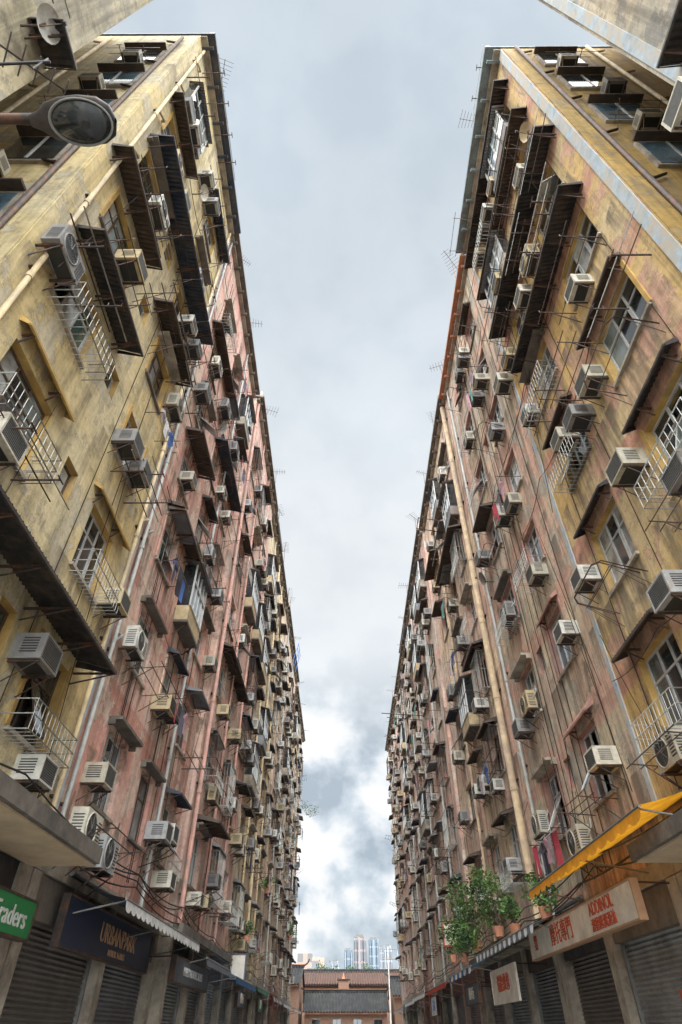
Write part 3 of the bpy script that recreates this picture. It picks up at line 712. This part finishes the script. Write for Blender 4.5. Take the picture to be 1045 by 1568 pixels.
def sign(s, y0, y1, z0, z1, u, bg, txts, th=.12, border='steel'):
    B = empty('shop_sign'); b = MB(side(s)); b.box(u, u + th, y0, y1, z0, z1, bg)
    for a, c in ((z0 - .03, z0), (z1, z1 + .03)): b.box(u - .01, u + th + .015, y0 - .03, y1 + .03, a, c, border)
    for a, c in ((y0 - .03, y0), (y1, y1 + .03)): b.box(u - .01, u + th + .015, a, c, z0, z1, border)
    for y in (y0 + .3, y1 - .3): b.cyl((-.2, y, z1), (u + .05, y, z1 + .03), .015, 'steel', 4)
    b.obj('sign_board', B)
    for body, y, z, size, m in txts: text(B, s, body, y, z, size, m, u + th + .01)
def awning(s, y0, y1, zi, zo, d, ms, val='cwhite', off=0, sc=.3):
    B = empty('shop_awning'); b = MB(side(s)); n = max(1, int((y1 - y0) / sc)); st = (y1 - y0) / n
    sagf = lambda t: -.05 * math.sin(math.pi * t)
    for i in range(n):
        a, c = y0 + i * st, y0 + (i + 1) * st; m = ms[i % len(ms)]
        K = 5
        for k in range(K):
            t0, t1 = k / K, (k + 1) / K
            b.poly([(d * t0, a, zi + (zo - zi) * t0 + sagf(t0)), (d * t0, c, zi + (zo - zi) * t0 + sagf(t0)), (d * t1, c, zi + (zo - zi) * t1 + sagf(t1)), (d * t1, a, zi + (zo - zi) * t1 + sagf(t1))], m)
        vm = val if i % 2 == 0 or len(ms) == 1 else ms[0]
        mid = (a + c) / 2
        b.poly([(d, a, zo), (d + .01, a, zo - .13), (d + .015, a + st * .2, zo - .18), (d + .02, mid, zo - .2), (d + .015, c - st * .2, zo - .18), (d + .01, c, zo - .13), (d, c, zo)], vm)
    b.obj('canvas', B)
    b = MB(side(s))
    b.cyl((d - .01, y0, zo - .01), (d - .01, y1, zo - .01), .022, 'slat', 6)
    for y in (y0 + .1, (y0 + y1) / 2, y1 - .1): b.cyl((0, y, zo - .25), (d - .02, y, zo - .02), .016, 'slat', 5)
    b.cyl((.05, y0, zi + .04), (.05, y1, zi + .04), .05, 'slat', 8)
    b.obj('frame', B)
def ledge(s, y0, y1, z, d, m, m2):
    b = MB(side(s)); b.box(0, d, y0, y1, z, z + .22, m); b.box(.02, d - .08, y0 + .03, y1 - .03, z - .03, z - .002, m2)
    b.obj('concrete_ledge')
ledge(-1, 3.8, 10.6, 3.62, 1.1, 'dkconc', 'beige'); ledge(1, 4.1, 10.6, 3.66, 1.0, 'dkconc', 'beige')
ledge(-1, 19.6, 28.9, 3.7, .55, 'dkconc', 'concrete'); ledge(1, 19.2, 29.8, 3.6, .5, 'dkconc', 'concrete')
sign(-1, 7.2, 10.3, 2.62, 3.05, .3, 'sgreen', [('Traders', 9.55, 2.82, .34, 'white')])
sign(-1, 12.0, 17.8, 2.72, 3.42, .1, 'snavy', [('URBANPARK', 15.2, 3.10, .44, 'sgold'), ('MOTOR  WORKS', 15.2, 2.83, .15, 'sgold')])
awning(-1, 12.2, 19.2, 3.75, 3.4, 1.15, ['cnavy'], 'cwhite', sc=.35)
sign(-1, 18.6, 23.4, 2.6, 3.1, .6, 'cgrey', [('LIVELY MOTORCYCLES', 21, 2.85, .26, 'cwhite')])
awning(-1, 20.2, 24.8, 3.65, 3.2, 1.2, ['cgrey', 'cnavy'], 'cgrey', sc=.5)
awning(-1, 25.4, 31.5, 3.7, 3.1, 1.3, ['cblue'], 'cblue', sc=.4); awning(-1, 33, 38.5, 3.7, 3.2, 1.2, ['cgreen', 'cgreen', 'cwhite'], 'cgreen')
awning(-1, 40, 46, 3.7, 3.1, 1.3, ['cnavy', 'cgrey'], 'cwhite', sc=.5); awning(-1, 48, 55, 3.7, 3.1, 1.2, ['cred'], 'cwhite'); awning(-1, 57, 66, 3.7, 3.1, 1.3, ['cgrey'], 'cwhite')
sign(-1, 31.8, 34.6, 2.5, 3.0, .4, 'cgrey', [('修車行', 33.2, 2.75, .38, 'scream')]); sign(-1, 38.8, 41.2, 2.5, 3.0, .5, 'cgreen', [('汽車', 40, 2.75, .38, 'scream')])
RD = 'sred'
sign(1, 11.3, 18.4, 3.0, 3.52, .7, 'scream', [('ADDINOL', 12.9, 3.38, .29, RD), ('澳德隆潤滑油', 12.9, 3.13, .22, RD), ('摩托專門', 15.6, 3.26, .42, RD), ('豐', 17.8, 3.26, .32, RD)], border='sgold')
awning(1, 9.0, 15.6, 4.5, 4.05, 1.35, ['sorange'], 'sorange', sc=.45)
awning(1, 16.0, 23.5, 3.95, 3.5, 1.3, ['cgrey', 'cwhite'], 'cwhite', sc=.3)
sign(1, 20.0, 23.4, 2.3, 3.05, .9, 'scream', [('輪胎維修', 21.7, 2.7, .42, RD)], th=.04, border='scream')
awning(1, 24.2, 29.4, 3.8, 3.3, 1.4, ['cblue', 'cgreen'], 'cwhite', sc=.5); awning(1, 29.8, 36.5, 3.7, 3.2, 1.5, ['cred', 'cwhite'], 'cred', sc=.5)
awning(1, 38, 45, 3.75, 3.2, 1.5, ['cgreen'], 'cwhite'); awning(1, 46, 53, 3.7, 3.2, 1.3, ['cred'], 'cwhite'); awning(1, 55, 66, 3.7, 3.1, 1.3, ['cgrey', 'cnavy'], 'cwhite', sc=.6)
sign(1, 36.5, 38.8, 2.3, 3.0, 1.0, 'cwhite', [('五金', 37.6, 2.65, .5, 'sblue')]); sign(1, 25, 27.6, 2.4, 2.9, 1.0, 'cgrey', [('機車行', 26.3, 2.65, .36, 'scream')])
b = MB(side(1)); b.box(.03, .035, 12.0, 12.45, 1.2, 2.15, 'sred'); b.box(.036, .038, 12.08, 12.37, 1.3, 2.05, 'scream')
o = b.obj('wall_poster'); text(o, 1, '吉\n祥', 12.22, 1.7, .3, 'sred', .045)
for s, y, z, c in ((1, 33, 4.6, 'sred'), (-1, 30, 3.2, 'cgrey')):
    b = MB(side(s)); b.box(.3, 1.0, y, y + .1, z, z + .9, c); b.cyl((0, y + .05, z + .95), (1.05, y + .05, z + .95), .02, 'steel', 5); b.box(.36, .94, y - .004, y - .001, z + .06, z + .84, 'scream' if c != 'scream' else 'sred'); b.obj('projecting_sign')

def plant(s, y, z, u, r, n, name='potted_plant', hz=1.0, seed=0, pot=True):
    rg = random.Random(seed); b = MB(side(s))
    if pot:
        b.cyl((u, y, z - .28), (u, y, z), .12, 'terracotta', 10, .17)
    cl = [(u + rg.gauss(0, r * .4), y + rg.gauss(0, r * .6), z + r * hz * rg.uniform(.2, 1.3), rg.uniform(.35, .6) * r) for _ in range(10)]
    for c in cl:
        b.cyl((u, y, z), c[:3], .012, 'wood', 4, .004)
        m = rg.choice(['leaf', 'leaf', 'leafd'])
        for i in range(n // 10):
            d = Vector((rg.gauss(0, 1), rg.gauss(0, 1), rg.gauss(0, 1))).normalized() * c[3] * rg.uniform(.3, 1)
            p = Vector(c[:3]) + d; L = rg.uniform(.08, .17)
            a = Vector((rg.gauss(0, 1), rg.gauss(0, 1), rg.gauss(0, .6))).normalized(); q = a.cross(Vector((rg.gauss(0, 1), rg.gauss(0, 1), rg.gauss(0, 1)))).normalized() * .45
            b.poly([tuple(p), tuple(p + (a + q) * L * .5), tuple(p + a * L), tuple(p + (a - q) * L * .5)], m)
    b.obj(name)
plant(1, 22.8, 4.2, .6, .9, 1300, seed=1, hz=1.3); plant(1, 25.8, 4.1, .8, 1.1, 1700, seed=2, hz=1.2); plant(1, 28.8, 4.0, .8, .8, 900, seed=3); plant(1, 20.6, 4.0, .6, .4, 400, seed=4)
plant(1, 17.2, 3.95, .6, .45, 500, seed=5); plant(1, 25, 3.6, 1.3, .6, 700, seed=6, pot=False, name='climbing_plant')
plant(1, 2.2, 11.6, .1, .35, 350, seed=8, name='wall_fern', pot=False); plant(-1, 33, 5.0, .5, .4, 300, seed=9); plant(-1, 40, 8, .5, .4, 300, seed=10)
plant(-1, 67.5, 19.0, 1.1, 1.0, 400, seed=12, name='wall_sapling', pot=False); plant(-1, 60, 7.8, .5, .6, 300, seed=13); plant(1, 33, 4.3, .6, .6, 500, seed=14)
b = MB(side(-1))
for y in (48, 49.2, 50.4): b.cyl((.5, y, 27.0), (.9, y, 28.7), .03, 'sblue', 5)
for z in (27.2, 27.7, 28.2, 28.6): b.cyl((.5 + (z - 27.0) * .24, 48, z), (.5 + (z - 27.0) * .24, 50.4, z), .02, 'sblue', 5)
b.obj('balcony_frame')
b = MB(side(1)); b.cyl((0, 38, 17.5), (3.0, 38, 17.7), .03, 'steel', 5); b.cyl((0, 38.7, 17.5), (2.6, 38.7, 17.7), .025, 'steel', 5); b.obj('drying_pole')
b = MB(side(1)); b.path([(0, 23.3, 22), (1.5, 23.3, 22.3), (1.5, 24.2, 22.3), (0, 24.2, 22)], .025, 'steel', 5); b.obj('drying_pole')

# ------------------------------------------------------------ ground
b = MB(); b.poly([(-3000, -3000, -.004), (3000, -3000, -.004), (3000, 3000, -.004), (-3000, 3000, -.004)], 'ground'); b.obj('ground')
b = MB(); b.poly([(-3.2, -60, 0), (3.6, -60, 0), (3.6, 72, 0), (-3.2, 72, 0)], 'asphalt'); b.poly([(-60, 72, 0), (60, 72, 0), (60, 76.5, 0), (-60, 76.5, 0)], 'asphalt'); b.obj('road')
b = MB()
for x0, x1 in ((-3.2, -5.2), (3.6, 5.8)):
    a, c = sorted((x0, x1)); b.box(a, c, -60, 70, -.002, .12, 'paving')
b.box(-60, 60, 76.5, 78, -.002, .12, 'paving')
b.obj('pavement')
b = MB()
for y in range(-20, 70, 6): b.poly([(.15, y, .004), (.27, y, .004), (.27, y + 3, .004), (.15, y + 3, .004)], 'white')
b.obj('road_marking')

# ------------------------------------------------------------ end of the street
def brick(name, c1, c2):
    m, nt, bs = newmat(name); geo = nt.nodes.new('ShaderNodeNewGeometry')
    sep = nt.nodes.new('ShaderNodeSeparateXYZ'); nt.links.new(geo.outputs['Position'], sep.inputs[0]); cb = nt.nodes.new('ShaderNodeCombineXYZ')
    ad = node(nt, 'ShaderNodeMath', operation='ADD'); nt.links.new(sep.outputs[0], ad.inputs[0]); nt.links.new(sep.outputs[1], ad.inputs[1])
    nt.links.new(ad.outputs[0], cb.inputs[0]); nt.links.new(sep.outputs[2], cb.inputs[1])
    br = nt.nodes.new('ShaderNodeTexBrick'); nt.links.new(cb.outputs[0], br.inputs['Vector']); br.inputs['Scale'].default_value = 3
    br.inputs['Color1'].default_value = (*c1, 1); br.inputs['Color2'].default_value = (*c2, 1); br.inputs['Mortar'].default_value = (.4, .33, .27, 1); br.inputs['Mortar Size'].default_value = .012
    nt.links.new(br.outputs[0], bs.inputs['Base Color']); bs.inputs['Roughness'].default_value = .9
    return m
M['brick'] = brick('orange_brick', (0.33, 0.19, 0.13), (0.27, 0.15, 0.10))
M['tile'] = simple('grey_roof_tile', (0.035, 0.038, 0.042), .8, 0, .4, 3, (0.07, .07, .065))
M['tile2'] = simple('terracotta_tile', (0.14, 0.07, 0.05), .8, 0, .4, 3, (.075, .06, .05))
def tiled(b, x0, x1, ya, za, yb, zb, m):
    b.poly([(x0, ya, za), (x1, ya, za), (x1, yb, zb), (x0, yb, zb)], m)
    x = x0 + .1
    while x < x1:
        b.cyl((x, ya - .05, za + .03), (x, yb, zb + .03), .075, m, 6); x += .3
def house(name, x0, x1, y0, y1, zw, zr, rm, ridge='tile', wins=True, band='terracotta'):
    B = empty(name); b = MB(); b.box(x0, x1, y0, y1, 0, zw, 'brick')
    for x in (x0, x1):
        b.poly([(x, y0, zw), (x, y1, zw), (x, (y0 + y1) / 2, zr)], 'brick')
    b.obj('walls', B)
    b = MB(); ym = (y0 + y1) / 2
    tiled(b, x0 - .2, x1 + .2, y0 - .45, zw - .05, ym, zr, rm); b.poly([(x0 - .2, y1 + .3, zw - .05), (x1 + .2, y1 + .3, zw - .05), (x1 + .2, ym, zr), (x0 - .2, ym, zr)], rm)
    b.box(x0 - .3, x1 + .3, ym - .12, ym + .12, zr, zr + .22, ridge); b.box(x0 - .3, x1 + .3, ym - .16, ym + .16, zr + .22, zr + .3, band)
    for x, e in ((x0 - .3, -1), (x1 + .3, 1)): b.path([(x, ym, zr + .2), (x + e * .35, ym, zr + .42), (x + e * .5, ym, zr + .75)], .09, ridge, 6)
    b.box(x0, x1, y0 - .4, y0 - .3, zw - .2, zw - .08, band)
    b.obj('roof', B)
    b = MB(); x = x0 + .8
    while x < x1 - 1.2:
        b.box(x, x + .8, y0 - .03, y0 - .002, zw - 1.7, zw - .6, 'g0'); b.box(x - .08, x + .88, y0 - .05, y0 - .031, zw - .6, zw - .5, 'concrete'); b.box(x + .38, x + .42, y0 - .045, y0 - .031, zw - 1.7, zw - .6, 'frameb'); x += 2.1
    b.obj('windows', B)
house('tile_roofed_brick_house', -4.0, 4.4, 78, 84, 3.35, 5.0, 'tile')
house('tile_roofed_brick_hall', -12, 12, 87, 94, 6.0, 7.3, 'tile2', band='tile')
house('tile_roofed_brick_house', -10, -4.6, 77, 85, 5.5, 7.1, 'tile')
house('tile_roofed_brick_house', 5.2, 11, 77.5, 85, 4.6, 6.2, 'tile')
b = MB(); b.box(-.6, .6, 86.0, 86.5, 5.5, 6.3, 'brick'); b.box(-.75, .75, 85.9, 86.6, 6.3, 6.42, 'tile'); b.cyl((0, 86.3, 6.42), (0, 86.3, 7.0), .2, 'terracotta', 8, .03); b.obj('roof_ornament')
b = MB(); b.cyl((4.6, 75, 0), (4.6, 75, 8.4), .06, 'white', 8)
for z in (6.6, 7.4, 8.2): b.cyl((3.9, 75, z), (5.6, 75, z), .04, 'white', 6)
for x in (3.9, 5.6): b.cyl((x, 75, 6.6), (x, 75, 8.2), .03, 'white', 6)
b.obj('utility_pole')

def tower_mat(name, c, wc, sx, sz):
    m, nt, bs = newmat(name); geo = nt.nodes.new('ShaderNodeNewGeometry')
    sep = nt.nodes.new('ShaderNodeSeparateXYZ'); nt.links.new(geo.outputs['Position'], sep.inputs[0]); cb = nt.nodes.new('ShaderNodeCombineXYZ')
    ad = node(nt, 'ShaderNodeMath', operation='ADD'); nt.links.new(sep.outputs[0], ad.inputs[0]); nt.links.new(sep.outputs[1], ad.inputs[1])
    nt.links.new(ad.outputs[0], cb.inputs[0]); nt.links.new(sep.outputs[2], cb.inputs[1])
    br = nt.nodes.new('ShaderNodeTexBrick'); nt.links.new(cb.outputs[0], br.inputs['Vector']); br.offset = 0; br.inputs['Scale'].default_value = 1
    br.inputs['Brick Width'].default_value = sx; br.inputs['Row Height'].default_value = sz; br.inputs['Mortar Size'].default_value = .6
    br.inputs['Color1'].default_value = (*wc, 1); br.inputs['Color2'].default_value = (*wc, 1); br.inputs['Mortar'].default_value = (*c, 1)
    nt.links.new(br.outputs[0], bs.inputs['Base Color']); bs.inputs['Roughness'].default_value = .8
    return m
def tower(px0, px1, ptop, Y, m, notch=True):
    # bearings measured on the reference -> real world position and height
    X = lambda px: (px - 518) / 883 * .8 * Y
    bt = (784 - ptop) / 883; zt = Y * (.672 + bt * .741) / (.741 - bt * .672) + E
    x0, x1 = X(px0), X(px1); w = x1 - x0
    b = MB(); b.box(x0, x1, Y, Y + w * .8, 0, zt, m)
    if notch:
        b.box(x0 + w * .3, x1 - w * .3, Y - w * .12, Y - .05, 0, zt - w * .05, m); b.box(x0 + w * .2, x1 - w * .25, Y + 2, Y + w * .5, zt + .05, zt + w * .15, 'dkconc')
        b.box(x0 + w * .08, x0 + w * .22, Y - 1.5, Y - .05, 0, zt - w * .3, m); b.box(x1 - w * .22, x1 - w * .08, Y - 1.5, Y - .05, 0, zt - w * .3, m)
    b.obj('high_rise_tower')
ta = tower_mat('tower_pink', (0.20, 0.165, 0.16), (0.10, .105, .115), 5, 6.4); tb = tower_mat('tower_blue', (0.165, 0.195, 0.225), (0.09, .12, .15), 5, 6.4); tc = tower_mat('tower_white', (0.24, 0.255, 0.275), (0.13, .15, .175), 5, 6.0)
tower(519, 532, 1454, 560, tb); tower(534, 553, 1434, 500, ta); tower(557, 572, 1438, 620, tb); tower(573, 580, 1450, 700, tc); tower(580, 592, 1448, 540, tc); tower(601, 612, 1410, 450, tb); tower(500, 512, 1472, 600, tc)
tower(448, 470, 1460, 190, tower_mat('block_pink', (0.27, .18, .15), (.12, .115, .11), 3, 3), False); tower(470, 489, 1466, 170, tower_mat('block_salmon', (0.29, .21, .17), (.13, .13, .14), 3, 3), False)
rg = random.Random(3)
for ti, (tx, ty) in enumerate(((1.4, 108), (4.0, 110), (-3.5, 112))):
    b = MB(); b.cyl((tx, ty, 0), (tx, ty, 6), .3, 'wood', 8, .15)
    for k in range(12):
        c = Vector((tx + rg.gauss(0, .6), ty + rg.gauss(0, .8), 7 + rg.uniform(-1, 2.2))); b.cyl((tx, ty, 5.5), tuple(c), .08, 'wood', 4, .02)
        for i in range(60):
            p = c + Vector((rg.gauss(0, .35), rg.gauss(0, .4), rg.gauss(0, .3))); a = Vector((rg.gauss(0, 1), rg.gauss(0, 1), rg.gauss(0, 1))).normalized() * .16; q = a.orthogonal().normalized() * .08
            b.poly([tuple(p), tuple(p + a + q), tuple(p + a * 2), tuple(p + a - q)], 'leafd')
    b.obj('leafy_tree')

# ------------------------------------------------------------ world, sun, camera
w = bpy.data.worlds.new('World'); scene.world = w; w.use_nodes = True; nt = w.node_tree
bg = nt.nodes['Background']; bg.inputs['Strength'].default_value = 0.1
sd = Vector((-.05, -.30, .95)).normalized()
sky = nt.nodes.new('ShaderNodeTexSky'); sky.sky_type = 'NISHITA'; sky.sun_disc = False
sky.sun_elevation = math.asin(sd.z); sky.sun_rotation = math.atan2(sd.x, sd.y)
tc_ = nt.nodes.new('ShaderNodeTexCoord'); gen = tc_.outputs['Generated']
sep = nt.nodes.new('ShaderNodeSeparateXYZ'); nt.links.new(gen, sep.inputs[0])
vert = ramp(nt, sep.outputs[2], [(0.0, (.72, .80, .86)), (0.25, (.90, .94, .965)), (0.65, (.88, .925, .96)), (1.0, (.62, .71, .79))])
n1 = noise(nt, mapping(nt, gen, sc=(1, 1, 1.2), loc=(.15, .42, .77)), 9.5, 8, .5)
puff = ramp(nt, n1, [(0.38, (.42, .50, .58)), (0.46, (.66, .74, .81)), (0.52, (.94, .965, .985)), (0.60, (1.12, 1.12, 1.12))])
lowf = ramp(nt, sep.outputs[2], [(0.03, .5), (0.12, 1.0), (0.33, .9), (0.48, 0.08)])
c = mix(nt, lowf, vert, puff)
n2 = ramp(nt, noise(nt, mapping(nt, gen, loc=(3, 1, 2)), 2.2, 4, .5), [(0.3, .92), (0.7, 1.08)])
c = mix(nt, 1.0, c, n2, 'MULTIPLY')
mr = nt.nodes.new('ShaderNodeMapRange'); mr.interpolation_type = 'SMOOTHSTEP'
nt.links.new(sep.outputs[1], mr.inputs[0]); mr.inputs[1].default_value = .10; mr.inputs[2].default_value = -.75; mr.inputs[3].default_value = 10.2; mr.inputs[4].default_value = 90.0  # added boost: unseen sky behind the camera brightened to light the facades
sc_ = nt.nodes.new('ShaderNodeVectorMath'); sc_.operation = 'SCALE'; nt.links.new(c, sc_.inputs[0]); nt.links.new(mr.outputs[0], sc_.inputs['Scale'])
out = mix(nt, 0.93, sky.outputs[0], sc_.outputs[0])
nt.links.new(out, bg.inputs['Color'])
L = bpy.data.lights.new('sun', 'SUN'); L.energy = 5; L.angle = math.radians(70); L.color = (1, .965, .91)
so = bpy.data.objects.new('sun', L); COL.objects.link(so); so.rotation_euler = sd.to_track_quat('Z', 'Y').to_euler()

cam = bpy.data.cameras.new('camera'); co = bpy.data.objects.new('camera', cam); COL.objects.link(co)
cam.sensor_fit = 'VERTICAL'; cam.sensor_height = 36; cam.lens = 36 * 883 / 1568; cam.clip_end = 6000
co.location = (0, 0, E); co.rotation_euler = (math.radians(90 + 42.2), 0, math.radians(.2))
scene.camera = co
scene.view_settings.view_transform = 'Standard'; scene.view_settings.look = 'None'; scene.view_settings.exposure = 0
print('objects', len(bpy.data.objects))
